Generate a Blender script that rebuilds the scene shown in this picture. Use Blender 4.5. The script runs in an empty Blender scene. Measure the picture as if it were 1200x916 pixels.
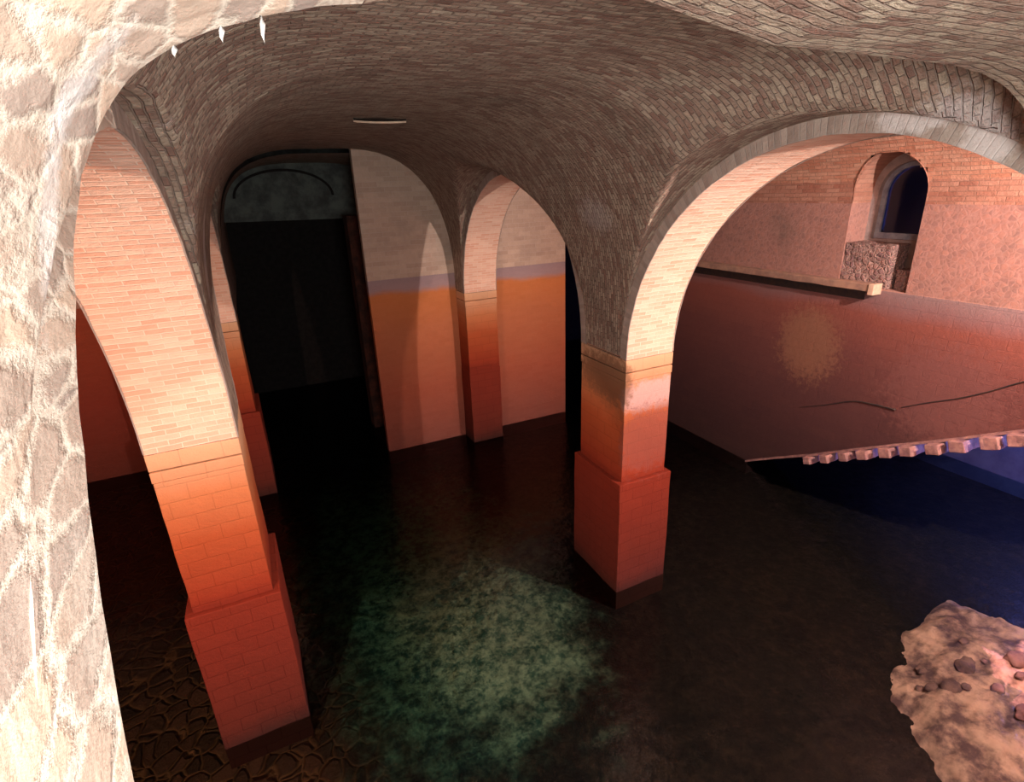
import bpy, bmesh, math, random
from mathutils import Vector, Matrix, noise
random.seed(7)
S = 5.0            # metres per unit of the cistern's module (camera height above the water)
PI = math.pi
C = bpy.context.scene.collection
scn = bpy.context.scene

# ------------------------------------------------------------------ plan (module units)
W = 0.132          # wall thickness of the arcades
BD0, BD1 = 0.933, 1.117        # first row of piers
BF0 = 1.938                     # second row, near face
BC0, BC1 = 1.927, 2.111
AR = 0.790         # near face of the right arcade (left arcade face is a = 0)
ZS, ZL, P = 0.631, 0.3175, 0.0125
AW = 1.634         # right wall
BE = 2.034         # end wall of the nave
BL = 2.36          # end wall of the left aisle
ZM = 0.70          # high-water mark
BED = -0.055
FB = 0.285         # the thick front arch ends here

# ------------------------------------------------------------------ materials
def nt(name):
    m = bpy.data.materials.new(name); m.use_nodes = True
    t = m.node_tree; t.nodes.clear()
    return m, t, t.nodes, t.links
class N:
    def __init__(s, t): s.t = t
    def __call__(s, kind, **kw):
        n = s.t.nodes.new(kind)
        for k, v in kw.items():
            if k.startswith('i_'):
                n.inputs[k[2:].replace('_', ' ')].default_value = v
            else: setattr(n, k, v)
        return n
def mixc(g, l, fac, a, b, mode='MIX'):
    m = g('ShaderNodeMix', data_type='RGBA', blend_type=mode)
    for sock, val in ((m.inputs[0], fac), (m.inputs[6], a), (m.inputs[7], b)):
        if isinstance(val, (int, float)): sock.default_value = val
        elif isinstance(val, tuple): sock.default_value = val if len(val) == 4 else val + (1,)
        else: l.new(val, sock)
    return m.outputs[2]
def math_(g, l, op, a, b=None, clamp=False):
    m = g('ShaderNodeMath', operation=op, use_clamp=clamp)
    for i, v in enumerate((a, b)):
        if v is None: continue
        if isinstance(v, (int, float)): m.inputs[i].default_value = v
        else: l.new(v, m.inputs[i])
    return m.outputs[0]
def ramp(g, l, src, stops, mode='LINEAR'):
    r = g('ShaderNodeValToRGB'); e = r.color_ramp; e.interpolation = mode
    while len(e.elements) < len(stops): e.elements.new(0.5)
    for el, (p, c) in zip(e.elements, stops):
        el.position = p; el.color = c if len(c) == 4 else tuple(c) + (1,)
    l.new(src, r.inputs[0]); return r.outputs[0]
def smooth(g, l, src, a, b):
    m = g('ShaderNodeMapRange', interpolation_type='SMOOTHSTEP')
    m.inputs['From Min'].default_value = a; m.inputs['From Max'].default_value = b
    l.new(src, m.inputs['Value']); return m.outputs[0]

def masonry(name, c1, c2, mortar, bw=0.042, bh=0.0105, mort=0.0011, stain=None, mark=None, lilac=False,
            bump=0.35, big=None, dark=0.25, limes=(), patches=(), rubble=0.0, zig=0.0, stf=0.75, squash=False):
    """bricks in UV (module units); stain = list of (z, colour) deposits below the water mark"""
    m, t, nn, l = nt(name); g = N(t)
    out = g('ShaderNodeOutputMaterial'); bs = g('ShaderNodeBsdfPrincipled'); l.new(bs.outputs[0], out.inputs[0])
    uv = g('ShaderNodeUVMap'); geo = g('ShaderNodeNewGeometry')
    pos = geo.outputs['Position']
    sep = g('ShaderNodeSeparateXYZ'); l.new(pos, sep.inputs[0])
    if squash:      # flattish stones laid lengthwise into the wall
        mp = g('ShaderNodeMapping'); mp.inputs['Scale'].default_value = (1, .38, 1); l.new(pos, mp.inputs['Vector'])
        pos0 = pos; pos = mp.outputs[0]
    else: pos0 = pos
    n1 = g('ShaderNodeTexNoise', i_Scale=0.9, i_Detail=5.0, i_Roughness=0.6); l.new(pos, n1.inputs['Vector'])
    n2 = g('ShaderNodeTexNoise', i_Scale=14.0, i_Detail=6.0, i_Roughness=0.7); l.new(pos, n2.inputs['Vector'])
    n3 = g('ShaderNodeTexNoise', i_Scale=60.0, i_Detail=3.0, i_Roughness=0.6); l.new(pos, n3.inputs['Vector'])
    # slightly wandering courses
    w = g('ShaderNodeVectorMath', operation='SCALE'); w.inputs['Scale'].default_value = 0.004 + zig
    cen = g('ShaderNodeVectorMath', operation='SUBTRACT'); cen.inputs[1].default_value = (.5, .5, .5)
    nw = g('ShaderNodeTexNoise', i_Scale=3.0, i_Detail=3.0); l.new(pos, nw.inputs['Vector'])
    l.new(nw.outputs['Color'], cen.inputs[0]); l.new(cen.outputs[0], w.inputs[0])
    ad = g('ShaderNodeVectorMath', operation='ADD'); l.new(uv.outputs[0], ad.inputs[0]); l.new(w.outputs[0], ad.inputs[1])
    br = g('ShaderNodeTexBrick', offset=0.5)
    for k, v in (('Scale', 1.0), ('Brick Width', bw), ('Row Height', bh), ('Mortar Size', mort), ('Mortar Smooth', 0.6), ('Bias', 0.0)):
        br.inputs[k].default_value = v
    br.inputs['Color1'].default_value = c1 + (1,); br.inputs['Color2'].default_value = c2 + (1,); br.inputs['Mortar'].default_value = mortar + (1,)
    l.new(ad.outputs[0], br.inputs['Vector'])
    col = br.outputs['Color']; hgt = math_(g, l, 'SUBTRACT', 1.0, br.outputs['Fac'])
    if rubble:
        w2 = g('ShaderNodeVectorMath', operation='SCALE'); w2.inputs['Scale'].default_value = .7 / rubble; l.new(n2.outputs['Color'], w2.inputs[0])
        a2 = g('ShaderNodeVectorMath', operation='ADD'); l.new(pos, a2.inputs[0]); l.new(w2.outputs[0], a2.inputs[1])
        vo = g('ShaderNodeTexVoronoi', i_Scale=rubble, i_Randomness=1.0); l.new(a2.outputs[0], vo.inputs['Vector'])
        ve = g('ShaderNodeTexVoronoi', feature='DISTANCE_TO_EDGE', i_Scale=rubble); l.new(a2.outputs[0], ve.inputs['Vector'])
        sv = g('ShaderNodeSeparateColor'); l.new(vo.outputs['Color'], sv.inputs[0])
        st = mixc(g, l, sv.outputs[0], c1, c2)
        ed = smooth(g, l, math_(g, l, 'ADD', ve.outputs['Distance'], math_(g, l, 'MULTIPLY', math_(g, l, 'SUBTRACT', n2.outputs[0], .5), .10)), 0.0, 0.16 if squash else 0.2)
        col = mixc(g, l, ed, mortar, st); hgt = ed
    col = mixc(g, l, math_(g, l, 'MULTIPLY', n2.outputs[0], dark * 1.6), col, mixc(g, l, 1.0, col, (.45, .4, .4), 'MULTIPLY'))
    dk = smooth(g, l, n1.outputs[0], 0.52, 0.78)
    col = mixc(g, l, math_(g, l, 'MULTIPLY', dk, dark), col, (.12, .10, .09))
    if big:     # coarser dressed stone blocks below this height
        b2 = g('ShaderNodeTexBrick', offset=0.5)
        for k, v in (('Scale', 1.0), ('Brick Width', 0.062), ('Row Height', 0.03), ('Mortar Size', 0.0012), ('Mortar Smooth', 0.5), ('Bias', 0.0)):
            b2.inputs[k].default_value = v
        b2.inputs['Color1'].default_value = big[0] + (1,); b2.inputs['Color2'].default_value = big[1] + (1,); b2.inputs['Mortar'].default_value = big[2] + (1,)
        l.new(ad.outputs[0], b2.inputs['Vector'])
        bel = math_(g, l, 'LESS_THAN', sep.outputs[2], mark * S)
        col = mixc(g, l, bel, col, b2.outputs['Color'])
        hb = math_(g, l, 'SUBTRACT', 1.0, b2.outputs['Fac'])
        mh = g('ShaderNodeMix'); l.new(bel, mh.inputs[0]); l.new(hgt, mh.inputs[2]); l.new(hb, mh.inputs[3]); hgt = mh.outputs[0]
    if stain:
        zz = math_(g, l, 'ADD', sep.outputs[2], math_(g, l, 'MULTIPLY', math_(g, l, 'SUBTRACT', n1.outputs[0], 0.5), 0.30))
        z01 = math_(g, l, 'DIVIDE', zz, 1.0 * S, clamp=True)
        sc = ramp(g, l, z01, [(z, c) for z, c in stain])
        msk = math_(g, l, 'LESS_THAN', math_(g, l, 'ADD', sep.outputs[2], math_(g, l, 'MULTIPLY', n3.outputs[0], 0.02)), mark * S)
        stc = mixc(g, l, stf, col, sc)
        stc2 = mixc(g, l, 0.9, sc, mixc(g, l, 1.0, col, (1.6, 1.6, 1.6), 'MULTIPLY'), 'MULTIPLY')
        stc = mixc(g, l, 0.25, stc, stc2)
        col = mixc(g, l, msk, col, stc)
    for (p, r, c, k) in patches:       # worn, scaled or painted-light patches with a place of their own
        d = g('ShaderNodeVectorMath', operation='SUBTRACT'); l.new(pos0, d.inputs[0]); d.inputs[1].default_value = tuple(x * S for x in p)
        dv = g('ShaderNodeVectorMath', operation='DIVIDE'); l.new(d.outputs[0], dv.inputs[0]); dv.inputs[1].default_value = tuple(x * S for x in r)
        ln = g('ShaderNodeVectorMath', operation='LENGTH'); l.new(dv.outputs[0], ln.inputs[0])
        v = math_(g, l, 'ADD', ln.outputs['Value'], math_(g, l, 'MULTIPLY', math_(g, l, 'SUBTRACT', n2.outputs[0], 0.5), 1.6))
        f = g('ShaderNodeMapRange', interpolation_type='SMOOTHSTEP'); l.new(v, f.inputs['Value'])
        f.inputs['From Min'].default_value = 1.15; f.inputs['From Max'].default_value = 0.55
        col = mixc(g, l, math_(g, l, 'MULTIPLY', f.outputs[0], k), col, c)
    l.new(col, bs.inputs['Base Color'])
    bs.inputs['Roughness'].default_value = 0.85
    bs.inputs['Specular IOR Level'].default_value = 0.08
    hh = math_(g, l, 'ADD', math_(g, l, 'MULTIPLY', hgt, 1.0), math_(g, l, 'MULTIPLY', n2.outputs[0], 1.1))
    hh = math_(g, l, 'ADD', hh, math_(g, l, 'MULTIPLY', n3.outputs[0], 0.35))
    bp = g('ShaderNodeBump', i_Strength=bump, i_Distance=0.03); l.new(hh, bp.inputs['Height']); l.new(bp.outputs[0], bs.inputs['Normal'])
    return m

def plain(name, col, rough=0.7, col2=None, sc=8.0, bump=0.2, spec=0.3, metal=0.0):
    m, t, nn, l = nt(name); g = N(t)
    out = g('ShaderNodeOutputMaterial'); bs = g('ShaderNodeBsdfPrincipled'); l.new(bs.outputs[0], out.inputs[0])
    geo = g('ShaderNodeNewGeometry')
    n = g('ShaderNodeTexNoise', i_Scale=sc, i_Detail=5.0, i_Roughness=0.65); l.new(geo.outputs['Position'], n.inputs['Vector'])
    f = smooth(g, l, n.outputs[0], 0.35, 0.65)
    c = mixc(g, l, f, col, col2 or tuple(x * .55 for x in col)); l.new(c, bs.inputs['Base Color'])
    bs.inputs['Roughness'].default_value = rough; bs.inputs['Specular IOR Level'].default_value = spec; bs.inputs['Metallic'].default_value = metal
    bp = g('ShaderNodeBump', i_Strength=bump, i_Distance=0.02); l.new(n.outputs[0], bp.inputs['Height']); l.new(bp.outputs[0], bs.inputs['Normal'])
    return m

STAIN_AND_FALLOFF = [(0.0, (.03, .008, .008)), (0.05, (.085, .014, .010)), (0.20, (.135, .018, .011)), (0.32, (.165, .020, .010)), (0.34, (.23, .032, .013)), (0.46, (.34, .080, .028)), (0.54, (.46, .18, .08)), (0.64, (.62, .42, .27))]  # deposits, with light falling off towards the base painted in
STAINW = [(0.0, (.17, .045, .035)), (0.25, (.32, .075, .038)), (0.50, (.46, .15, .062)), (0.635, (.56, .19, .055)), (0.655, (.36, .27, .30)), (0.70, (.32, .26, .30))]
M = {}
M['pier'] = masonry('brick_and_stone_pier', (.68, .42, .30), (.76, .54, .42), (.62, .50, .40), stain=STAIN_AND_FALLOFF, mark=ZS,
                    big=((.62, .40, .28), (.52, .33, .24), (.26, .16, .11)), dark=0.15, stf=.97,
                    patches=[((.87, .925, .535), (.16, .03, .045), (.52, .38, .38), .75), ((.87, .925, .42), (.16, .03, .10), (.20, .07, .06), .6), ((.785, 1.0, .57), (.03, .16, .07), (.17, .085, .05), .75)])  # second patch paints in pinker light, third the shade on the left face
M['arch'] = masonry('thin_brick_soffit', (.72, .42, .31), (.82, .60, .48), (.80, .66, .55), bh=0.0092, bw=0.036, dark=0.12)
M['ring'] = masonry('voussoir_ring', (.38, .31, .27), (.50, .43, .38), (.42, .38, .35), bw=0.010, bh=0.05, mort=0.0009, dark=0.3,
                    patches=[((AR, .42, 1.06), (.04, .05, .02), (.75, .72, .72), .7), ((AR, .34, 1.03), (.04, .03, .03), (.75, .72, .72), .7)])
LIME = [((.06, .58, 1.045), (.03, .12, .03), (.62, .59, .56), .7), ((.105, .46, 1.08), (.03, .05, .03), (.62, .59, .56), .7), ((.035, .66, .96), (.05, .16, .035), (.62, .58, .56), .55), ((.10, .60, 1.05), (.10, .05, .02), (.62, .56, .54), .5),
        ((.012, .99, .92), (.035, .035, .10), (.60, .56, .54), .5), ((.76, .36, 1.03), (.05, .06, .05), (.60, .55, .56), .6),
        ((.765, 1.0, .95), (.05, .07, .05), (.5, .46, .45), .5), ((.05, .42, 1.03), (.05, .03, .03), (.7, .66, .64), .5)]
M['vault'] = masonry('vault_brick', (.34, .22, .18), (.60, .52, .41), (.38, .31, .26), bw=0.021, bh=0.0080, mort=0.0011, dark=0.6, bump=0.85, patches=LIME, zig=0.008)
M['aisle_vault'] = masonry('aisle_vault_brick', (.52, .25, .17), (.62, .38, .28), (.42, .29, .22), bw=0.04, bh=0.012, dark=0.4, bump=0.5)
M['rubble'] = masonry('pale_rubble', (.80, .64, .51), (.46, .385, .35), (.84, .77, .67), squash=True, rubble=12.0, dark=0.06, bump=0.30,
                      patches=[((.0, .235, 1.005), (.03, .014, .05), (.92, .92, .92), .6), ((.02, .235, 1.06), (.03, .02, .05), (.95, .95, .95), .8),
                               ((.0, .20, .86), (.03, .03, .05), (.7, .66, .60), .4)])
M['wall'] = masonry('end_wall', (.52, .40, .32), (.62, .50, .41), (.60, .50, .43), bw=0.05, bh=0.017, stain=STAINW, mark=ZM, dark=0.3, bump=0.4, stf=.9)
M['rwall_up'] = masonry('rubble_side_wall', (.48, .27, .225), (.36, .22, .20), (.46, .28, .245), rubble=16.0, dark=0.6, bump=0.16)
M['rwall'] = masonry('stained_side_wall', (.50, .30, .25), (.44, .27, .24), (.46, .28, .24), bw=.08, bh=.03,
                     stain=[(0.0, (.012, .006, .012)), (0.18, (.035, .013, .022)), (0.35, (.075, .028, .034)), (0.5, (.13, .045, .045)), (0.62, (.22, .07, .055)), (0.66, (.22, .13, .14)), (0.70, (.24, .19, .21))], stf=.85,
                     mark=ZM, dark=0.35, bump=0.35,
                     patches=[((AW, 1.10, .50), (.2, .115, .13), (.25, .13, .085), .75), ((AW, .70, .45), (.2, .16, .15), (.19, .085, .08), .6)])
M['rwall_top'] = masonry('upper_side_brick', (.36, .17, .125), (.50, .29, .22), (.38, .23, .18), bw=0.04, bh=0.0115, dark=0.4, bump=0.5)
M['infill'] = masonry('rubble_infill', (.46, .30, .27), (.28, .18, .19), (.50, .37, .34), rubble=14.0, dark=0.5, bump=0.9)
M['redwall'] = masonry('red_end_wall', (.50, .28, .2), (.55, .33, .24), (.5, .3, .22), stain=[(0, (.10, .015, .01)), (.3, (.24, .035, .02)), (.62, (.36, .07, .03)), (.7, (.4, .12, .06))], mark=.66, stf=.9)
M['stone'] = plain('dressed_stone', (.66, .50, .38), 0.85, (.50, .36, .27), 6.0, 0.5)
M['ledge'] = plain('ledge_stone', (.36, .23, .17), 0.8, (.25, .16, .13), 5.0, 0.4)
M['teeth'] = plain('corbel_stone', (.36, .21, .19), 0.8, (.22, .12, .13), 9.0, 0.4)
M['lime'] = plain('lime_drip', (.92, .90, .88), 0.5, (.75, .72, .70), 20.0, 0.2)
M['dark'] = plain('dark_iron_and_shadow', (.03, .025, .03), 0.6, (.05, .035, .03), 12.0, 0.3)
M['timber'] = plain('pale_window_frame', (.30, .34, .40), 0.6, (.18, .20, .26), 10.0, 0.2)
M['sill'] = plain('grey_sill', (.34, .29, .28), 0.8, (.24, .20, .20), 8.0, 0.3)
M['mound'] = plain('pale_reflection', (.09, .045, .05), 0.8, (.52, .30, .235), 3.4, 0.9)
M['mound_stone'] = plain('dark_wet_stone', (.10, .055, .06), 0.9, (.20, .11, .10), 6.0, 0.5, .05)
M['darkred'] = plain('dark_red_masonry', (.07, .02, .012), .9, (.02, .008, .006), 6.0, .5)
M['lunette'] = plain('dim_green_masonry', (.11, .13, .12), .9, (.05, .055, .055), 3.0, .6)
M['chamber'] = plain('blue_reflecting_chamber', (.15, .15, .20), .9, (.10, .10, .15), 2.0, .4)  # unseen wall toned to reflect the added blue light in the water
M['slot'] = plain('unlit_black', (.015, .012, .012), 0.9)  # black standing in for the dark of the slit and unlit passage

def glassmat():
    m, t, nn, l = nt('dark_window_glass'); g = N(t)
    out = g('ShaderNodeOutputMaterial'); a = g('ShaderNodeBsdfTransparent'); a.inputs[0].default_value = (.25, .3, .4, 1)
    b = g('ShaderNodeBsdfGlossy'); b.inputs['Roughness'].default_value = .15
    f = g('ShaderNodeFresnel', i_IOR=1.5); mx = g('ShaderNodeMixShader')
    l.new(f.outputs[0], mx.inputs[0]); l.new(a.outputs[0], mx.inputs[1]); l.new(b.outputs[0], mx.inputs[2]); l.new(mx.outputs[0], out.inputs[0])
    return m
M['glass'] = glassmat()
def water():
    m, t, nn, l = nt('cistern_water'); g = N(t)
    out = g('ShaderNodeOutputMaterial')
    a = g('ShaderNodeBsdfTransparent'); a.inputs[0].default_value = (.72, .80, .78, 1)
    b = g('ShaderNodeBsdfGlossy'); b.inputs['Roughness'].default_value = 0.12; b.inputs[0].default_value = (.8, .8, .9, 1)
    geo = g('ShaderNodeNewGeometry')
    n = g('ShaderNodeTexNoise', i_Scale=3.5, i_Detail=4.0, i_Roughness=0.6); l.new(geo.outputs['Position'], n.inputs['Vector'])
    bp = g('ShaderNodeBump', i_Strength=0.35, i_Distance=0.05); l.new(n.outputs[0], bp.inputs['Height'])
    f = g('ShaderNodeFresnel', i_IOR=1.33); l.new(bp.outputs[0], b.inputs['Normal']); l.new(bp.outputs[0], f.inputs['Normal'])
    mx = g('ShaderNodeMixShader'); l.new(f.outputs[0], mx.inputs[0]); l.new(a.outputs[0], mx.inputs[1]); l.new(b.outputs[0], mx.inputs[2])
    l.new(mx.outputs[0], out.inputs[0]); return m
M['water'] = water()
def bed():
    m, t, nn, l = nt('cobbled_bed'); g = N(t)
    out = g('ShaderNodeOutputMaterial'); bs = g('ShaderNodeBsdfPrincipled'); l.new(bs.outputs[0], out.inputs[0])
    geo = g('ShaderNodeNewGeometry'); pos = geo.outputs['Position']; pos0 = pos
    nw = g('ShaderNodeTexNoise', i_Scale=2.0, i_Detail=3.0); l.new(pos, nw.inputs['Vector'])
    sc = g('ShaderNodeVectorMath', operation='SCALE'); sc.inputs['Scale'].default_value = .35; l.new(nw.outputs['Color'], sc.inputs[0])
    ad = g('ShaderNodeVectorMath', operation='ADD'); l.new(pos, ad.inputs[0]); l.new(sc.outputs[0], ad.inputs[1])
    ve = g('ShaderNodeTexVoronoi', feature='DISTANCE_TO_EDGE', i_Scale=5.0); l.new(ad.outputs[0], ve.inputs['Vector'])
    vc = g('ShaderNodeTexVoronoi', i_Scale=5.0); l.new(ad.outputs[0], vc.inputs['Vector'])
    sv = g('ShaderNodeSeparateColor'); l.new(vc.outputs['Color'], sv.inputs[0])
    ed = smooth(g, l, math_(g, l, 'ADD', ve.outputs['Distance'], math_(g, l, 'MULTIPLY', math_(g, l, 'SUBTRACT', nw.outputs[0], .5), .12)), 0.0, 0.14)
    stone = mixc(g, l, sv.outputs[0], (.022, .014, .010), (.085, .042, .026))
    n1 = g('ShaderNodeTexNoise', i_Scale=1.6, i_Detail=6.0, i_Roughness=0.7); l.new(pos, n1.inputs['Vector'])
    n2 = g('ShaderNodeTexNoise', i_Scale=9.0, i_Detail=5.0, i_Roughness=0.7); l.new(pos, n2.inputs['Vector'])
    sp = g('ShaderNodeSeparateXYZ'); l.new(pos, sp.inputs[0])
    cob = g('ShaderNodeMapRange', interpolation_type='SMOOTHSTEP'); l.new(sp.outputs[0], cob.inputs['Value'])
    cob.inputs['From Min'].default_value = .9; cob.inputs['From Max'].default_value = -.4; cob.inputs['To Min'].default_value = .03; cob.inputs['To Max'].default_value = 1.0
    silt = ramp(g, l, n2.outputs[0], [(.35, (.002, .002, .003)), (.5, (.006, .005, .005)), (.66, (.020, .012, .009))])
    c = mixc(g, l, cob.outputs[0], silt, mixc(g, l, ed, (.13, .065, .03), stone))
    # green glow of underwater light, painted onto the bed of the nave
    def blob(p, r):
        d = g('ShaderNodeVectorMath', operation='SUBTRACT'); l.new(pos0, d.inputs[0]); d.inputs[1].default_value = tuple(x * S for x in p)
        dv = g('ShaderNodeVectorMath', operation='DIVIDE'); l.new(d.outputs[0], dv.inputs[0]); dv.inputs[1].default_value = tuple(x * S for x in r)
        ln = g('ShaderNodeVectorMath', operation='LENGTH'); l.new(dv.outputs[0], ln.inputs[0])
        v = math_(g, l, 'ADD', ln.outputs['Value'], math_(g, l, 'MULTIPLY', math_(g, l, 'SUBTRACT', n1.outputs[0], .5), 1.5))
        f = g('ShaderNodeMapRange', interpolation_type='SMOOTHSTEP'); l.new(v, f.inputs['Value'])
        f.inputs['From Min'].default_value = 1.3; f.inputs['From Max'].default_value = 0.3
        return f.outputs[0]
    green_glow = mixc(g, l, smooth(g, l, n2.outputs[0], .38, .62), (.006, .055, .048), (.08, .24, .16))
    c = mixc(g, l, math_(g, l, 'MULTIPLY', blob((.36, 1.35, BED), (.36, .62, 1)), .9), c, green_glow)
    c = mixc(g, l, math_(g, l, 'MULTIPLY', blob((.46, 1.08, BED), (.22, .34, 1)), .75), c, mixc(g, l, smooth(g, l, n2.outputs[0], .35, .65), (.04, .11, .08), (.33, .38, .26)))
    l.new(c, bs.inputs['Base Color']); bs.inputs['Roughness'].default_value = .9; bs.inputs['Specular IOR Level'].default_value = .1
    h = math_(g, l, 'ADD', math_(g, l, 'MULTIPLY', ed, cob.outputs[0]), math_(g, l, 'MULTIPLY', n2.outputs[0], .6))
    bp = g('ShaderNodeBump', i_Strength=1.0, i_Distance=0.08); l.new(h, bp.inputs['Height']); l.new(bp.outputs[0], bs.inputs['Normal'])
    return m
M['bed'] = bed()

# ------------------------------------------------------------------ mesh helpers (module units, scaled on linking)
class MB:
    def __init__(s): s.v = []; s.f = []; s.uv = []
    def vert(s, p): s.v.append(tuple(p)); return len(s.v) - 1
    def face(s, idx, uvs): s.f.append(tuple(idx)); s.uv.append([tuple(u) for u in uvs])
    def grid(s, fn, nu, nv, uvfn=None, flip=False):
        """fn(i,j)->point ; uvfn(i,j)->(u,v)"""
        base = len(s.v)
        for i in range(nu + 1):
            for j in range(nv + 1): s.v.append(tuple(fn(i, j)))
        for i in range(nu):
            for j in range(nv):
                q = [(i, j), (i + 1, j), (i + 1, j + 1), (i, j + 1)]
                if flip: q.reverse()
                s.f.append(tuple(base + a * (nv + 1) + b for a, b in q))
                s.uv.append([uvfn(a, b) if uvfn else (0, 0) for a, b in q])
    def box(s, a0, a1, b0, b1, z0, z1, nseg=0.04, wob=0.0):
        def n(d): return max(1, int(abs(d) / nseg))
        L = [((a0, b0), (a1, b0)), ((a1, b0), (a1, b1)), ((a1, b1), (a0, b1)), ((a0, b1), (a0, b0))]
        for (p, q) in L:
            d = math.hypot(q[0] - p[0], q[1] - p[1]); nu, nv = n(d), n(z1 - z0)
            off = p[0] + p[1]
            s.grid(lambda i, j: (p[0] + (q[0] - p[0]) * i / nu, p[1] + (q[1] - p[1]) * i / nu, z0 + (z1 - z0) * j / nv), nu, nv,
                   lambda i, j: (off + d * i / nu, z0 + (z1 - z0) * j / nv))
        nu, nv = n(a1 - a0), n(b1 - b0)
        for z, fl in ((z1, False), (z0, True)):
            s.grid(lambda i, j: (a0 + (a1 - a0) * i / nu, b0 + (b1 - b0) * j / nv, z), nu, nv,
                   lambda i, j: (a0 + (a1 - a0) * i / nu, b0 + (b1 - b0) * j / nv), fl)
        if wob: s.wobble(wob)
    def wobble(s, k, freq=9.0, k2=0.0, freq2=40.0, cond=None):
        out = []
        for p in s.v:
            v = Vector(p); w = k if cond is None else k * cond(p)
            d = noise.noise_vector(v * freq) * w
            if k2: d += noise.noise_vector(v * freq2 + Vector((7, 3, 1))) * (k2 if cond is None else k2 * cond(p))
            out.append(tuple(v + d))
        s.v = out
def link(name, mb, mat, parent=None, sm=False, bevel=0.0):
    me = bpy.data.meshes.new(name)
    off = Vector((0, 0, 0))
    pp = parent
    while pp is not None: off += pp.location; pp = pp.parent
    me.from_pydata([tuple(Vector(p) * S - off) for p in mb.v], [], mb.f)
    ul = me.uv_layers.new(name='UVMap'); k = 0
    for f in mb.uv:
        for u in f: ul.data[k].uv = u; k += 1
    bm = bmesh.new(); bm.from_mesh(me); bmesh.ops.remove_doubles(bm, verts=bm.verts, dist=0.0004); bmesh.ops.recalc_face_normals(bm, faces=bm.faces) if sm != 'raw' else None
    bm.to_mesh(me); bm.free()
    me.materials.append(mat)
    if sm is True:
        for p in me.polygons: p.use_smooth = True
    o = bpy.data.objects.new(name, me); C.objects.link(o)
    if parent: o.parent = parent
    if bevel:
        b = o.modifiers.new('bevel', 'BEVEL'); b.width = bevel * S; b.segments = 2; b.limit_method = 'ANGLE'; b.angle_limit = math.radians(50)
    return o
def struct(o, label=None):
    o['kind'] = 'structure'
    if label: o['label'] = label
    return o
def tag(o, label, cat, group=None, kind=None):
    o['label'] = label; o['category'] = cat
    if group: o['group'] = group
    if kind: o['kind'] = kind
    return o
def thing(name, label, cat, loc, group=None):
    o = bpy.data.objects.new(name, None); C.objects.link(o); o.location = Vector(loc) * S; o.empty_display_size = .2
    return tag(o, label, cat, group)
def prism(outline, holes, axis, c0, c1, seg=0.05):
    """outline in (p,q) extruded along axis ('a': (b,z) plane; 'b': (a,z) plane) -> MB"""
    bm = bmesh.new()
    def P(p, q, c): return (c, p, q) if axis == 'a' else (p, c, q)
    allE = []
    for lp in [outline] + holes:
        vs = [bm.verts.new(P(p, q, c0)) for p, q in lp]
        for i in range(len(vs)): allE.append(bm.edges.new((vs[i], vs[(i + 1) % len(vs)])))
    r = bmesh.ops.triangle_fill(bm, use_beauty=True, use_dissolve=False, edges=allE)
    fs = [f for f in bm.faces]
    ex = bmesh.ops.extrude_face_region(bm, geom=fs)
    mv = [g for g in ex['geom'] if isinstance(g, bmesh.types.BMVert)]
    d = (c1 - c0, 0, 0) if axis == 'a' else (0, c1 - c0, 0)
    bmesh.ops.translate(bm, verts=mv, vec=d)
    # the front faces are kept by the extrusion as well: recalc gives a closed solid
    bmesh.ops.recalc_face_normals(bm, faces=bm.faces)
    mb = MB(); bm.verts.index_update()
    mb.v = [tuple(v.co) for v in bm.verts]
    for f in bm.faces:
        n = f.normal; ax = max(range(3), key=lambda k: abs(n[k]))
        uv = []
        for v in f.verts:
            x, y, z = v.co
            if axis == 'a': uv.append((y, z) if ax == 0 else ((x, z) if ax == 1 else (x, y)))
            else: uv.append((x, z) if ax == 1 else ((y, z) if ax == 0 else (x, y)))
        mb.face([v.index for v in f.verts], uv)
    bm.free(); return mb

# ------------------------------------------------------------------ piers
def make_pier(label, a0, b0, b1, group=None, engaged=False):
    ac, bc = a0 + W / 2, (b0 + b1) / 2
    t = thing('brick_pier', label, 'pier', (ac, bc, 0), group)
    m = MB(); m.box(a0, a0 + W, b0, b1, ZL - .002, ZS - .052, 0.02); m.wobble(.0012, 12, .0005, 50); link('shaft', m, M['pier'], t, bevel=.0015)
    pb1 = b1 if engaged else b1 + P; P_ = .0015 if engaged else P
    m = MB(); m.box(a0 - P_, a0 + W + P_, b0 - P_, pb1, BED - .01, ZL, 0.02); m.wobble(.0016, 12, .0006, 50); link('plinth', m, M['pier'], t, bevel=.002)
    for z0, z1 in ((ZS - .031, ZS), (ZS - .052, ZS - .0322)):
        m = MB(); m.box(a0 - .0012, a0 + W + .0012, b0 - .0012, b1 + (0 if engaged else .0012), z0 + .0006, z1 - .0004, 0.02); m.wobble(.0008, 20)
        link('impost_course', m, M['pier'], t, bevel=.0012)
    return t
def copy_tree(o, loc, label):
    r = o.copy(); C.objects.link(r); r.location = Vector(loc) * S; r['label'] = label
    for ch in o.children:
        c = ch.copy(); C.objects.link(c); c.parent = r; c.location = ch.location
    return r
G_P = 'free-standing piers of the arcades'
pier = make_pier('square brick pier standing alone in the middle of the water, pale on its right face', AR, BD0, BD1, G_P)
copy_tree(pier, (-W / 2, (BD0 + BD1) / 2, 0), 'tall brightly lit orange pier at left nearest the viewer, rising from red-brown water')
copy_tree(pier, (-W / 2, (BC0 + BC1) / 2, 0), 'narrow orange strip of a pier half hidden behind the nearest left pier')
make_pier('slim lit brick pier built against the far end wall', AR, BF0, BE, None, True)
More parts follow.
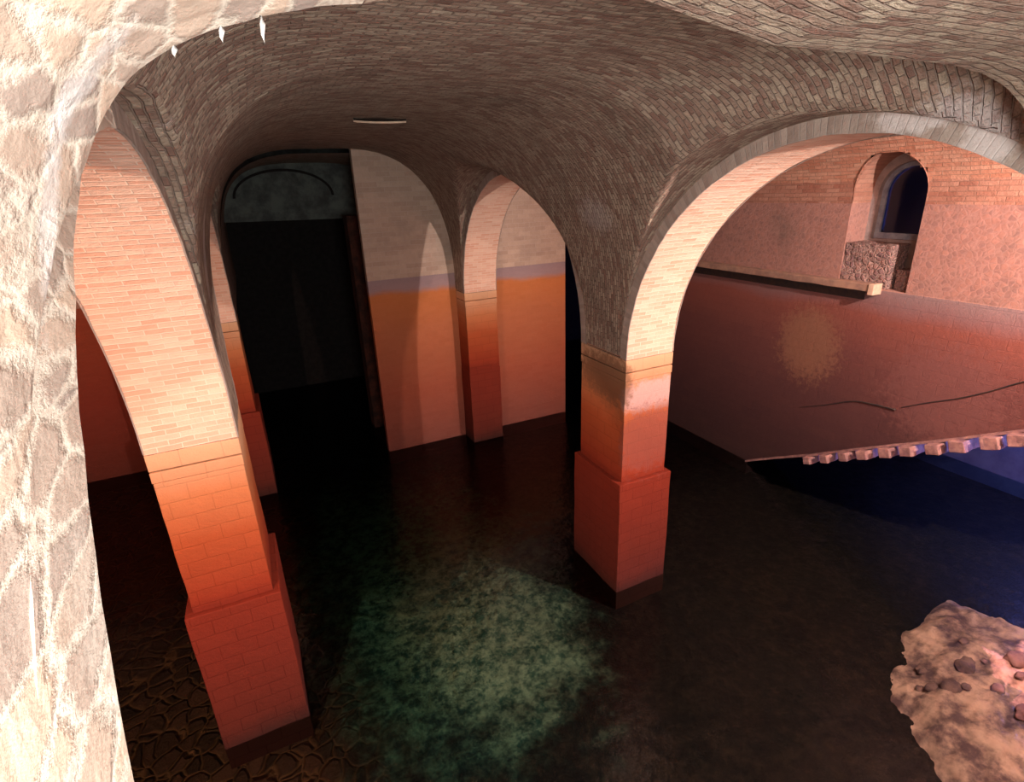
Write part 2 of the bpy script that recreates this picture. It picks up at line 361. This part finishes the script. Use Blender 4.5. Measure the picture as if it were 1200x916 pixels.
# piers beside the viewer that carry the near ends of the first arches
copy_tree(pier, (-W / 2, 0.0, 0), 'pier beneath the pale rubble stonework at the left edge beside the viewer')
copy_tree(pier, (AR + W / 2, 0.0, 0), 'pier carrying the near end of the wide right-hand arch, beyond the right edge')

# ------------------------------------------------------------------ arches
RING = 0.022
def near_r(th, r, worn):
    # th from 0 (far springing) to pi (near springing); the near half of the left arch has a slightly tighter curve
    if not worn or th < PI / 2: return r
    k = (th - PI / 2) / (PI / 2)
    return r - 0.036 * min(1, k * 1.35) ** 1.5
def make_arch(label, a0, bc, r, mat_soffit, worn=False, half_rubble=False, topz=1.20, blo=None, bhi=None):
    sg = .0006 if worn else .004
    t = thing('brick_arch', label, 'arch', (a0 + W / 2, bc, ZS))
    n = 72
    th = [PI * i / n for i in range(n + 1)]
    # soffit: the lit underside
    m = MB(); k = 8
    def pt(i, j, dr=0.0):
        R = near_r(th[i], r, worn) + dr
        return (a0 + W * j / k, bc + R * math.cos(th[i]), ZS + R * math.sin(th[i]))
    m.grid(pt, n, k, lambda i, j: (W * j / k, r * th[i]))
    m.grid(lambda i, j: pt(i, j * k, 0.014), n, 1, lambda i, j: (W * j, r * th[i]))
    for j, aa in ((0, 0), (k, 0)):
        m.grid(lambda i, q: pt(i, j, 0.014 * q), n, 1, lambda i, q: (q * .014, r * th[i]))
    m.wobble(.0007, 14, .0004, 60)
    link('soffit', m, mat_soffit, t, 'raw')
    # voussoir rings on both faces, and the spandrel masonry behind them
    for side in (0, 1):
        aa = a0 - .0015 if side == 0 else a0 + W + .0015
        ab = a0 + .0006 if side == 0 else a0 + W - .0006
        for (i0, i1, rub) in (((0, n // 2, False), (n // 2, n, half_rubble)) if True else ()):
            m = MB(); kk = i1 - i0; rr = 3
            def q(i, j, aa=aa):
                R0 = near_r(th[i0 + i], r, worn) - 0.0008; R = R0 + (r + RING + (.005 if worn else 0) - R0) * j / rr
                return (aa, bc + R * math.cos(th[i0 + i]), ZS + R * math.sin(th[i0 + i]))
            m.grid(q, kk, rr, lambda i, j: (r * th[i0 + i], RING * j / rr))
            m.grid(lambda i, j: q(i, 0, aa + (ab - aa) * j), kk, 1, lambda i, j: (r * th[i0 + i], (ab - aa) * j))
            m.grid(lambda i, j: q(i, rr, aa + (ab - aa) * j), kk, 1, lambda i, j: (r * th[i0 + i], (ab - aa) * j))
            m.wobble(.0010, 30, .0006, 70)
            link('voussoir_ring', m, M['rubble'] if rub else M['ring'], t, 'raw')
    lo, hi = (bc - r - .092 if blo is None else blo), (bc + r + .092 if bhi is None else bhi)
    RR = r + .012
    arc = [(bc + (near_r(x, r, worn) + .012) * math.cos(x), ZS + (near_r(x, r, worn) + .012) * math.sin(x)) for x in [PI * i / 48 for i in range(49)]]
    out = [(hi, ZS), (hi, topz), (lo, topz), (lo, ZS)] + arc[::-1]
    link('spandrel', prism(out, [], 'a', a0 + .004, a0 + W - sg), M['rubble'] if worn else M['aisle_vault'], t, 'raw')
    return t
make_arch('glowing brick arch at left, rising from the nearest lit pier behind pale stone', -W, .513, .42, M['arch'], worn=True, half_rubble=True)
make_arch('wide round brick arch on the right framing the small wall window', AR, .513, .42, M['arch'])
make_arch('shadowed arch between the middle pier and the slim far pier', AR, (BD1 + BF0) / 2, (BF0 - BD1) / 2, M['arch'], bhi=BE)
make_arch('arch edge behind the nearest left pier, seen almost edge-on', -W, (BD1 + BC0) / 2, (BC0 - BD1) / 2, M['arch'])

# ------------------------------------------------------------------ vaults
def blend(b, nl, nr):
    'the vault is squarer in section near the front arch'
    k = max(0.0, min(1.0, (b - FB) / .5)); k2 = max(0.0, min(1.0, (b - FB) / .42))
    return 9.0 + (nl - 9.0) * k ** .8, 7.5 + (nr - 7.5) * k2 ** .6
def sprof(a, rise, nl, nr):
    tilt = .022 * math.exp(-((a - .24) / .075) ** 2) if nl == 7.5 else 0.0
    x = (a - AR / 2) / (AR / 2); n = nl if x < 0 else nr
    return ZS + rise * max(0.0, 1 - abs(x) ** n) ** (1.0 / n) + tilt
BAYS = [(.513, .42 + RING), ((BD1 + BF0) / 2, (BF0 - BD1) / 2 + RING)]
def cross(b, a=0.0):
    z = 0.0
    for c, r in BAYS:
        d = abs(b - c)
        if d < r:
            zz = ZS + math.sqrt(r * r - d * d)
            z = max(z, zz)
    return z
def smax(x, y, k):
    h = max(k - abs(x - y), 0) / k
    return max(x, y) + h * h * k * 0.25
def vault(name, b_list, rise, nl, nr, mat, k=.02, wob=(.0012, 10, .0009, 45), cond=None, bay=False):
    na = 90
    al = []
    for i in range(na + 1):
        t = PI * i / na; x = -math.cos(t); nn_ = nl if x < 0 else nr
        al.append(AR / 2 + AR / 2 * math.copysign(abs(x) ** (2.0 / max(2.0, nn_ * .9)), x))
    al[0] = 0; al[-1] = AR
    # arc length along the nave profile
    arcl = [0.0]
    for i in range(1, na + 1):
        arcl.append(arcl[-1] + math.hypot(al[i] - al[i - 1], sprof(al[i], rise, nl, nr) - sprof(al[i - 1], rise, nl, nr)))
    nb = len(b_list) - 1
    m = MB(); Z = {}; dom = {}
    for i in range(na + 1):
        for j in range(nb + 1):
            zn = sprof(al[i], rise, *(blend(b_list[j], nl, nr) if bay else (nl, nr))) + (.004 if bay else 0); zc = cross(b_list[j])
            Z[i, j] = smax(zn, zc, k) if zc > ZS else zn; dom[i, j] = zn >= zc
    al2 = [max(.0015, min(AR - .0015, x)) for x in al]
    base = {}
    for i in range(na + 1):
        for j in range(nb + 1): base[i, j] = m.vert((al2[i], b_list[j], Z[i, j]))
    barc = [0.0]
    for j in range(1, nb + 1): barc.append(barc[-1] + math.hypot(b_list[j] - b_list[j - 1], cross(b_list[j]) - cross(b_list[j - 1]) if min(cross(b_list[j]), cross(b_list[j - 1])) > 0 else 0))
    for i in range(na):
        for j in range(nb):
            q = [(i, j), (i, j + 1), (i + 1, j + 1), (i + 1, j)]
            d = sum(dom[c] for c in q) >= 2
            uv = [(arcl[ii], b_list[jj]) if d else (barc[jj], al[ii]) for ii, jj in q]
            m.face([base[c] for c in q], uv)
    if cond: m.wobble(*wob, cond=cond)
    else: m.wobble(*wob, cond=lambda p: min(1, max(0.15, min(p[0], AR - p[0]) / .03)))
    return m, al2, Z
def blist(b0, b1, n, c=None, r=None):
    L = []
    for i in range(n + 1):
        t = i / n
        L.append(b0 + (b1 - b0) * t)
    return L
def cosl(c, r, lo, hi, n):
    L = [c - r * math.cos(PI * i / n) for i in range(n + 1)]
    return [x for x in L if lo < x < hi]
bl = [FB - .003] + cosl(BAYS[0][0], BAYS[0][1], FB + .002, 9, 110) + blist(.957, 1.093, 6) + cosl(BAYS[1][0], BAYS[1][1], 0, 9, 110) + blist(1.962, BE + .004, 3)
bl = sorted(set(round(x, 5) for x in bl))
m, _, _ = vault('ceiling', bl, .510, 4.0, 2.6, M['vault'], bay=True)
struct(link('ceiling', m, M['vault'], None, 'raw'), 'dim grey-brown brick vault over the water')
# passage beyond the end wall, left part
m, _, _ = vault('ceiling', blist(BE, 3.1, 10), .50, 4.0, 2.6, M['vault'])
struct(link('ceiling', m, M['vault'], None, 'raw'), 'dark vault of the passage beyond the end wall')
# front arch of pale rubble beside the viewer
fb = [-.12, -.08, -.04, 0, .03, .06] + [.072 + .006 * i for i in range(0, 36)]
fb = [x for x in fb if x < FB] + [FB]
na_front = 4.0
m, al2, Z = vault('front', fb, .448, 7.5, 5.5, M['rubble'], k=.012, wob=(.0008, 16, .0010, 60), cond=lambda p: 1.0)
nb = len(fb) - 1; i0 = len(m.v)
# far end face of the front arch
top = [m.vert((al2[i], FB, 1.20)) for i in range(91)]
for i in range(90):
    m.face([i * (nb + 1) + nb, top[i], top[i + 1], (i + 1) * (nb + 1) + nb], [(al2[i], Z[i, nb]), (al2[i], 1.2), (al2[i + 1], 1.2), (al2[i + 1], Z[i + 1, nb])])
t = thing('rubble_arch', 'bright pale rubble stone arch nearest the viewer at left, streaked white with lime', 'arch', (AR / 2, .08, ZS))
keep = ([], []); kuv = ([], [])
for f_, u_ in zip(m.f, m.uv):
    am = sum(m.v[i][0] for i in f_) / len(f_)
    lim = .135 + .015 * noise.noise(Vector((0, sum(m.v[i][1] for i in f_) / len(f_) * 40, 0)))
    q = 0 if am < lim else 1
    keep[q].append(f_); kuv[q].append(u_)
for q, (nm, mt) in enumerate((('arch_band', M['rubble']), ('brick_band', M['vault']))):
    mm = MB(); mp = {}
    for f_, u_ in zip(keep[q], kuv[q]):
        mm.face([mp.setdefault(i, len(mp)) for i in f_], u_)
    mm.v = [None] * len(mp)
    for i, k_ in mp.items(): mm.v[k_] = m.v[i]
    o = link(nm, mm, mt, t, 'raw')
o['label'] = 'dull brown brick crown of the arch'

# aisles: a barrel along each side
def aisle(a0, a1, b0, b1, zl, zr, crown, hole=False):
    m = MB(); na = 40; nb = 60
    ac = (a0 + a1) / 2
    def f(i, j):
        t = PI * i / na; x = -math.cos(t)
        z = (zl if x < 0 else zr); z = z + (crown - z) * math.sin(t) ** .9
        return (ac + x * (a1 - a0) / 2, b0 + (b1 - b0) * j / nb, z)
    m.grid(f, na, nb, lambda i, j: (b0 + (b1 - b0) * j / nb, .5 * (a1 - a0) * PI * i / na)); m.wobble(.001, 12)
    return m
m = aisle(AR + W - .004, AW + .004, -.5, BE, 1.075, .935, 1.21)
rc = struct(link('ceiling', m, M['aisle_vault'], None, 'raw'), 'reddish brick vault over the right-hand aisle')
m = aisle(-.85, -W + .004, -.5, BL, .935, 1.075, 1.21)
struct(link('ceiling', m, M['aisle_vault'], None, 'raw'), 'brick vault over the left-hand aisle')

# ------------------------------------------------------------------ walls
# right wall: raking lower edge over a dark side opening, window niche
NB0, NB1 = .845, 1.036; NC = (NB0 + NB1) / 2; NR = (NB1 - NB0) / 2; NZ = .955
arc = [(NC + NR * math.cos(PI * i / 20), NZ + NR * 1.05 * math.sin(PI * i / 20)) for i in range(21)]
rake = [(1.27, -.08), (1.27, 0.0), (1.15, .068), (1.026, .135), (.894, .212), (.79, .272), (.683, .33), (.524, .424), (.36, .51), (.2, .58), (0, .62), (-.5, .62)]
low = [(2.15, -.08)] + rake + [(-.5, ZM), (2.15, ZM)]
struct(link('wall_right', prism(low, [], 'a', AW, AW + .11), M['rwall'], None, 'raw', bevel=0), 'brown lower part of the right wall below the high-water mark')
ZB = .925
up = [(-.5, ZM), (NB0, ZM), (NB0, ZB), (-.5, ZB)]
up2 = [(NB1, ZM), (2.15, ZM), (2.15, ZB), (NB1, ZB)]
m = prism(up, [], 'a', AW, AW + .11); m2 = prism(up2, [], 'a', AW, AW + .11)
off = len(m.v); m.v += m2.v; m.f += [tuple(i + off for i in f) for f in m2.f]; m.uv += m2.uv
struct(link('wall_right', m, M['rwall_up'], None, 'raw'), 'pinkish rubble band of the right wall')
topo = [(-.5, ZB), (NB0, ZB)] + [(NB0, NZ)] + arc[::-1][1:-1] + [(NB1, NZ), (NB1, ZB), (2.15, ZB), (2.15, 1.2), (-.5, 1.2)]
struct(link('wall_right', prism(topo, [], 'a', AW, AW + .11), M['rwall_top'], None, 'raw'), 'brick upper part of the right wall')
# cut the aisle vault where the niche rises through it
cut = MB()
cut = prism([(NB0, .8), (NB1, .8), (NB1, NZ)] + arc[1:-1] + [(NB0, NZ)], [], 'a', AW - .3, AW + .05)
co = link('niche_cutter', cut, M['slot'], None)
md = rc.modifiers.new('niche', 'BOOLEAN'); md.operation = 'DIFFERENCE'; md.object = co; md.solver = 'FAST'
# bake the cut so that no helper object stays in the scene
dg = bpy.context.evaluated_depsgraph_get(); dg.update()
me2 = bpy.data.meshes.new_from_object(rc.evaluated_get(dg)); 
# keep only faces that lie on the vault (drop cutter walls), then add the niche tunnel separately
bm = bmesh.new(); bm.from_mesh(rc.data)
geom = bm.verts[:] + bm.edges[:] + bm.faces[:]
for pl, nrm in (((0, NB0 * S, 0), (0, 1, 0)), ((0, NB1 * S, 0), (0, 1, 0))):
    geom = bm.verts[:] + bm.edges[:] + bm.faces[:]
    bmesh.ops.bisect_plane(bm, geom=geom, plane_co=pl, plane_no=nrm)
for q in range(11):
    geom = bm.verts[:] + bm.edges[:] + bm.faces[:]
    bmesh.ops.bisect_plane(bm, geom=geom, plane_co=(0, (NB0 + (NB1 - NB0) * (q + .5) / 11) * S, 0), plane_no=(0, 1, 0))
for q in range(10):
    geom = bm.verts[:] + bm.edges[:] + bm.faces[:]
    bmesh.ops.bisect_plane(bm, geom=geom, plane_co=(0, 0, (.94 + .012 * q) * S), plane_no=(0, 0, 1))
kill = []
for f in bm.faces:
    c = f.calc_center_median() / S
    if c.x > AR + W + .36 and NB0 < c.y < NB1:
        zt = NZ + 1.05 * math.sqrt(max(0, NR ** 2 - (c.y - NC) ** 2))
        if c.z < zt: kill.append(f)
bmesh.ops.delete(bm, geom=kill, context='FACES'); bm.to_mesh(rc.data); bm.free()
rc.modifiers.clear(); bpy.data.objects.remove(co); bpy.data.meshes.remove(me2)
# niche tunnel between the vault and the wall face
m = MB(); ring_pts = [(NB1, NZ - .03), (NB1, NZ)] + arc[1:-1] + [(NB0, NZ), (NB0, NZ - .03)]
def vault_a(z):      # where the right-hand half of the aisle vault stands at height z
    ac = (AR + W + AW) / 2; s = max(0.0, min(1.0, (z - .935) / (1.21 - .935))) ** (1 / .9)
    return ac + math.sqrt(max(0, 1 - s * s)) * (AW - AR - W) / 2
m.grid(lambda i, j: ((AW + .002) if j == 0 else min(AW + .002, vault_a(ring_pts[i][1])), ring_pts[i][0], ring_pts[i][1]), len(ring_pts) - 1, 1,
       lambda i, j: (j * .1, i * .02))
struct(link('trim_1', m, M['rwall_top'], None, 'raw'), 'brick lining where the window niche breaks through the vault')

# window in the niche
wn = bpy.data.objects.new('window_1', None); C.objects.link(wn); wn.location = Vector((AW + .1, NC, ZM)) * S; struct(wn, 'small round-headed window deep in its niche in the right wall')
hr = .078; hz = .952; hc = NC
harc = [(hc + hr * math.cos(PI * i / 20), hz + hr * math.sin(PI * i / 20)) for i in range(21)]
backo = [(NB0 - .05, ZM - .02), (NB1 + .05, ZM - .02), (NB1 + .05, 1.16), (NB0 - .05, 1.16)]
hole = [(hc + hr, .826)] + harc + [(hc - hr, .826)]
link('window_surround', prism(backo, [hole], 'a', AW + .085, AW + .135), M['sill'], wn, 'raw')
def ringp(o, i, z0):
    ha = [(hc + o * math.cos(PI * k / 20), hz + o * math.sin(PI * k / 20)) for k in range(21)]
    hb = [(hc + i * math.cos(PI * k / 20), hz + i * math.sin(PI * k / 20)) for k in range(21)]
    return [(hc + o, z0)] + ha + [(hc - o, z0), (hc - i, z0)] + hb[::-1] + [(hc + i, z0)]
link('window_frame', prism(ringp(hr, hr - .012, .84), [], 'a', AW + .10, AW + .122), M['timber'], wn, 'raw')
m = MB(); m.box(AW + .098, AW + .124, hc - hr, hc + hr, .826, .842, .1); link('window_rail', m, M['timber'], wn)
gl = prism([(hc + hr - .01, .84)] + [(hc + (hr - .01) * math.cos(PI * k / 20), hz + (hr - .01) * math.sin(PI * k / 20)) for k in range(21)] + [(hc - hr + .01, .84)], [], 'a', AW + .109, AW + .1105)
link('pane', gl, M['glass'], wn, 'raw')
# rubble infill that blocks the lower part of the niche
m = MB(); m.box(AW + .004, AW + .078, NB0 + .058, NB1 - .003, ZM + .0005, ZM + .118, .008); m.wobble(.003, 25, .003, 80)
tag(link('rubble_infill', m, M['infill'], None), 'squat block of rough rubble walling up the lower part of the window niche', 'masonry block')
m = MB(); m.box(AW + .03, AW + .078, NB0 + .003, NB0 + .05, ZM + .0005, ZM + .055, .008); m.wobble(.002, 25, .002, 80)
tag(link('broken_brickwork', m, M['infill'], None), 'small dark stump of broken brickwork in the slot right of the niche block', 'masonry block')

# stone ledge along the high-water mark
t = thing('stone_ledge', 'long stone ledge along the right wall left of the window niche, dark shadow beneath', 'ledge', (AW - .01, 1.4, ZM))
m = MB(); m.box(AW - .035, AW - .0004, .925, 1.93, ZM - .004, ZM + .016, .02); m.wobble(.0015, 20, .001, 60); link('slab', m, M['ledge'], t, bevel=.002)
m = MB(); m.box(AW - .038, AW - .0006, .907, .9235, ZM - .012, ZM + .018, .02); m.wobble(.0012, 20); link('end_stone', m, M['stone'], t, bevel=.002)
o = t.children[-1]; o['label'] = 'pale squared end stone'
# dark strip painted in as the shadow below the ledge
m = MB(); m.box(AW - .003, AW - .0004, .95, 1.93, ZM - .034, ZM - .006, .05); link('painted_ledge_shadow', m, M['dark'], t)

# raking row of stone teeth along the lower edge of the right wall
for i in range(10):
    u = i / 9
    b = 1.02 - .50 * u + .004 * math.sin(i * 3); 
    # height of the rake at b
    zz = 0
    R_ = rake[1:]
    for (p, q) in zip(R_[:-1], R_[1:]):
        if q[0] <= b <= p[0]: zz = p[1] + (q[1] - p[1]) * (p[0] - b) / (p[0] - q[0])
    sz = .012 + .007 * u
    m = MB(); m.box(-.045, .03, -sz, sz, -.022 - .006 * u, .002, .008)
    ca, sa = math.cos(-.35), math.sin(-.35)
    m.v = [(x + AW - .001 + .012, b + y * ca - z * sa, zz - .004 + y * sa + z * ca) for x, y, z in m.v]
    m.wobble(.0022, 30, .0012, 90)
    tag(link('stone_tooth', m, M['teeth'], None, bevel=.002), 'small stone tooth in the raking row along the lower edge of the right wall', 'stone tooth', 'stone teeth along the raking edge')
# thin pale nosing on the rake
m = MB()
R_ = [p for p in rake[1:9]]
pts = []
for (p, q) in zip(R_[:-1], R_[1:]):
    for k in range(4): pts.append((p[0] + (q[0] - p[0]) * k / 4, p[1] + (q[1] - p[1]) * k / 4))
pts.append(R_[-1])
m.grid(lambda i, j: (AW - .001 - (.010 if j in (1, 2) else 0), pts[i][0], pts[i][1] + (.0055 if j in (2, 3) else -.0015) + (0.0 if j < 4 else 0)), len(pts) - 1, 3, lambda i, j: (i * .03, j * .01))
m.wobble(.0015, 25)
tag(link('raking_nosing', m, M['teeth'], None, 'raw'), 'thin pale nosing course above the row of stone teeth, slanting up the right wall', 'nosing')

def tube(points, r, n=6):
    m = MB(); P_ = [Vector(p) for p in points]
    L = len(P_)
    rows = []
    for i in range(L):
        d = (P_[min(i + 1, L - 1)] - P_[max(i - 1, 0)]).normalized()
        u = d.cross(Vector((0, 0, 1)));  u = u.normalized() if u.length > .01 else Vector((1, 0, 0)); w = d.cross(u)
        rr = r(i / (L - 1)) if callable(r) else r
        rows.append([P_[i] + (u * math.cos(2 * PI * k / n) + w * math.sin(2 * PI * k / n)) * rr for k in range(n + 1)])
    m.grid(lambda i, j: rows[i][j], L - 1, n, lambda i, j: (i, j))
    for e in (0, L - 1): m.face([m.vert(rows[e][k]) for k in range(n)], [(0, 0)] * n)
    return m
def spline(ps, k=6):
    out = []
    for i in range(len(ps) - 1):
        p0 = Vector(ps[max(i - 1, 0)]); p1 = Vector(ps[i]); p2 = Vector(ps[i + 1]); p3 = Vector(ps[min(i + 2, len(ps) - 1)])
        for q in range(k):
            t = q / k; out.append(.5 * ((2 * p1) + (p2 - p0) * t + (2 * p0 - 5 * p1 + 4 * p2 - p3) * t * t + (3 * p1 - p0 - 3 * p2 + p3) * t ** 3))
    out.append(Vector(ps[-1])); return out
aw = AW - .002
tag(link('thin_cable', tube(spline([(aw, 1.09, .285), (aw, 1.0, .325), (aw, .924, .363), (aw, .86, .374), (aw, .803, .378)]), lambda u: .0006 + .0022 * u), M['dark'], None, True),
    'short dark cable curling over on the right wall, left one of two', 'cable')
tag(link('thin_cable', tube(spline([(aw, .79, .39), (aw, .73, .425), (aw, .671, .456), (aw, .61, .495), (aw, .551, .539), (aw, .48, .58)]), lambda u: .0010 + .0010 * u), M['dark'], None, True),
    'thin dark cable slanting up the right wall to the frame edge, right one of two', 'cable')

# end wall of the nave and right aisle
m = prism([(.45, BED - .02), (1.294, BED - .02), (1.294, 1.22), (.45, 1.22)], [], 'b', BE, BE + .03)
struct(link('wall_end', m, M['wall'], None, 'raw'), 'end wall across the nave with a dark tide mark, partly lit orange')
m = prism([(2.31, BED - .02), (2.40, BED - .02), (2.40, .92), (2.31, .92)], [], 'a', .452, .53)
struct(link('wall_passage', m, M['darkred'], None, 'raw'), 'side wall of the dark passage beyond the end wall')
# lunette over the dark passage, with an arch ring
lo = [(-.3, .915), (.80, .895), (.799, 1.25), (-.3, 1.25)]
lp = thing('lunette_wall', 'dim greenish wall hanging above the black passage opening', 'wall', (.2, 2.62, .9))
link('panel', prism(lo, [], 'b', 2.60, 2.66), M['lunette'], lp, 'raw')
ra = [(.26 + .20 * math.cos(PI * k / 24), 1.0 + .11 * math.sin(PI * k / 24)) for k in range(25)]
rb = [(.26 + .19 * math.cos(PI * k / 24), 1.0 + .10 * math.sin(PI * k / 24)) for k in range(25)]
link('arch_ring', prism(ra + rb[::-1], [], 'b', 2.592, 2.601), M['slot'], lp, 'raw')
# left aisle end wall and outer wall, far black walls, front wall
struct(link('wall_left_end', prism([(-.9, BED - .02), (-.05, BED - .02), (-.05, 1.25), (-.9, 1.25)], [], 'b', BL, BL + .08), M['redwall'], None, 'raw'), 'red-lit end wall of the left aisle')
struct(link('wall_left', prism([(-.6, BED - .02), (BL, BED - .02), (BL, 1.25), (-.6, 1.25)], [], 'a', -.95, -.85), M['wall'], None, 'raw'))
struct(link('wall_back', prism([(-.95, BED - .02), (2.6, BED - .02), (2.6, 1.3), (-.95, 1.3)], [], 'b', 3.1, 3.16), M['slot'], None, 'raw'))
struct(link('wall_front', prism([(-.95, BED - .02), (2.6, BED - .02), (2.6, 1.3), (-.95, 1.3)], [], 'b', -.66, -.6), M['rwall_top'], None, 'raw'))
struct(link('wall_chamber', prism([(-.6, BED - .02), (3.1, BED - .02), (3.1, 1.3), (-.6, 1.3)], [], 'a', 2.3, 2.36), M['chamber'], None, 'raw'))

# ------------------------------------------------------------------ water and bed
m = MB(); m.grid(lambda i, j: (-.95 + 3.3 * i / 60, -.6 + 3.7 * j / 60, BED + .004 * noise.noise(Vector((i * .4, j * .4, 0)))), 60, 60, lambda i, j: (i * .05, j * .05))
struct(link('floor', m, M['bed'], None, True), 'cobbled bed of the cistern under clear water, green light painted in the middle')
m = MB(); m.grid(lambda i, j: (-.95 + 3.3 * i / 4, -.6 + 3.7 * j / 4, 0.0), 4, 4, lambda i, j: (i, j))
wobj = link('water', m, M['water'], None, True); tag(wobj, 'still clear dark water filling the cistern between the piers', 'water', kind='stuff')

# pale mound standing in for a reflection on the water at lower right
m = MB(); n1, n2 = 170, 150
def bank(i, j):
    x = -1 + 2 * i / n1; y = -1 + 2 * j / n2
    a = 1.31 + .28 * x; b = .32 + .24 * y
    d = math.hypot((a - 1.36) / .24, (b - .295 - .30 * (a - 1.36)) / .145)
    nz = noise.fractal(Vector((a * 9, b * 15, 3)), .9, 2.2, 5)
    z = -.022 + .030 * (1 - d ** 1.7) + .018 * nz
    edge = min(1, (1 - max(abs(x), abs(y))) / .15)
    z = BED - .004 + (z - BED + .004) * max(0, edge)
    return (a, b, max(BED - .004, min(z, .02)))
m.grid(bank, n1, n2, lambda i, j: (i * .01, j * .01))
tag(link('reflection_mound', m, M['mound'], None, True), 'pale pink mound standing in for a reflection on the water at lower right', 'reflection mound')
rs = random.Random(3)
for k in range(16):
    a = 1.20 + rs.random() * .26; b = .26 + rs.random() * .18
    x = (a - 1.31) / .28; y = (b - .32) / .24
    if math.hypot(x, y) > .95: continue
    r = .006 + .015 * rs.random() ** 2
    bm = bmesh.new(); bmesh.ops.create_icosphere(bm, subdivisions=3, radius=1)
    q = MB(); z0 = bank((x + 1) / 2 * n1, (y + 1) / 2 * n2)[2]
    for v in bm.verts:
        d = v.co * (1 + .35 * noise.noise(v.co * 1.5 + Vector((k, 0, 0)))); q.v.append((a + d.x * r * 1.4, b + d.y * r, z0 + r * .15 + d.z * r * .55))
    for f in bm.faces: q.face([v.index for v in f.verts], [(0, 0)] * 3)
    bm.free()
    tag(link('wet_stone', q, M['mound_stone'], None, True), 'small dark stone added to mottle the pale reflection mound', 'stone', 'stones mottling the reflection mound')

# ------------------------------------------------------------------ small marks: lime drips, vent slot
DR = [(.0925, .010, 'longest white lime drip hanging from the pale stone arch near the top'),
      (.0765, .006, 'small white lime drip left of the longest one on the pale arch edge'),
      (.058, .004, 'tiny white lime drip lowest on the pale arch edge')]
for (a, ln, lb) in DR:
    z = sprof(a, .448, 7.5, 5.5)
    m = tube([(a, FB - .002, z + .003), (a + .0004, FB - .002, z - ln * .3), (a - .0003, FB - .002, z - ln * .7), (a, FB - .002, z - ln)], lambda u: .0016 * (1 - .85 * u), 8)
    tag(link('lime_drip', m, M['lime'], None, True), lb, 'lime drip', 'lime drips on the pale arch')
t = thing('vault_slot', 'thin dark slit with a pale lower lip in the vault above the black passage', 'slot', (.40, 1.2, 1.14))

# ------------------------------------------------------------------ camera
f, pi_, ro, ya = 632.398, math.radians(20.580), math.radians(2.1832), math.radians(25.0195)
def raydir(u, v):
    u, v = u * math.cos(ro) - v * math.sin(ro), u * math.sin(ro) + v * math.cos(ro)
    F = math.cos(pi_) - v * math.sin(pi_); D = math.sin(pi_) + v * math.cos(pi_)
    return Vector((u * math.cos(ya) + F * math.sin(ya), -u * math.sin(ya) + F * math.cos(ya), -D))
fw = raydir(0, 0).normalized(); rt = (raydir(1, 0) - raydir(0, 0)).normalized(); dn = (raydir(0, 1) - raydir(0, 0)).normalized()
cam = bpy.data.cameras.new('camera'); co = bpy.data.objects.new('camera', cam); C.objects.link(co)
co.matrix_world = Matrix(((rt.x, -dn.x, -fw.x, .06935 * S), (rt.y, -dn.y, -fw.y, 0), (rt.z, -dn.z, -fw.z, S), (0, 0, 0, 1)))
cam.sensor_width = 36; cam.lens = f / 1200 * 36; cam.clip_start = .02
scn.camera = co

# vent slot placed on the vault
def slot():
    a0, a1, b = .315, .425, 1.24; n = 16
    A = [a0 + (a1 - a0) * i / n for i in range(n + 1)]
    def zc(a, b):
        zn = sprof(a, .510, *blend(b, 4.0, 2.6)) + .004; zz = cross(b); return smax(zn, zz, .02) if zz > ZS else zn
    hw = lambda u: .020 * math.sin(PI * u) ** .8 + .0004
    m = MB()
    m.grid(lambda i, j: (A[i], b + (1 if j in (1, 2) else -1) * hw(i / n), zc(A[i], b) - (.0035 if j < 2 else -.006)), n, 3, lambda i, j: (i, j))
    link('slit', m, M['slot'], t, 'raw')
    m = MB()
    m.grid(lambda i, j: (A[i], b + hw(i / n) + (.004 if j in (2, 3) else .0005), zc(A[i], b) - (.007 if j in (1, 2) else -.003)), n, 3, lambda i, j: (i, j))
    o = link('lip', m, M['stone'], t, 'raw'); o['label'] = 'pale lower lip'
t.location = Vector((.37, 1.24, 1.13)) * S
slot()

# ------------------------------------------------------------------ lights
def light(name, kind, loc, energy, col, size=.1, rot=None, spot=None):
    d = bpy.data.lights.new(name, kind); d.energy = energy; d.color = col
    if kind in ('POINT', 'SPOT'): d.shadow_soft_size = size
    if kind == 'AREA': d.size = size
    if spot: d.spot_size = spot; d.spot_blend = .6
    o = bpy.data.objects.new(name, d); C.objects.link(o); o.location = Vector(loc) * S
    if rot is not None: o.rotation_euler = Vector(rot).to_track_quat('-Z', 'Y').to_euler()
    return o
light('lamp_left_aisle', 'POINT', (-.385, .10, 1.10), 900, (1.0, .63, .46), .04)
light('lamp_right_aisle', 'POINT', (1.28, .10, 1.10), 1700, (1.0, .78, .68), .04)
light('doorway_light', 'AREA', (.16, -.26, 0.90), 235, (1.0, .97, .90), 1.3, (.12, 1, .02))
light('added_blue_fill', 'POINT', (2.15, .40, .50), 620, (.25, .3, 1.0), .1)  # added unseen blue light that tints the water at right

w = bpy.data.worlds.new('world'); scn.world = w; w.use_nodes = True
w.node_tree.nodes['Background'].inputs[0].default_value = (.02, .025, .04, 1); w.node_tree.nodes['Background'].inputs[1].default_value = .1
scn.view_settings.view_transform = 'Standard'; scn.view_settings.look = 'None'; scn.view_settings.gamma = 1; scn.view_settings.use_curve_mapping = False
scn.view_settings.exposure = 0.0
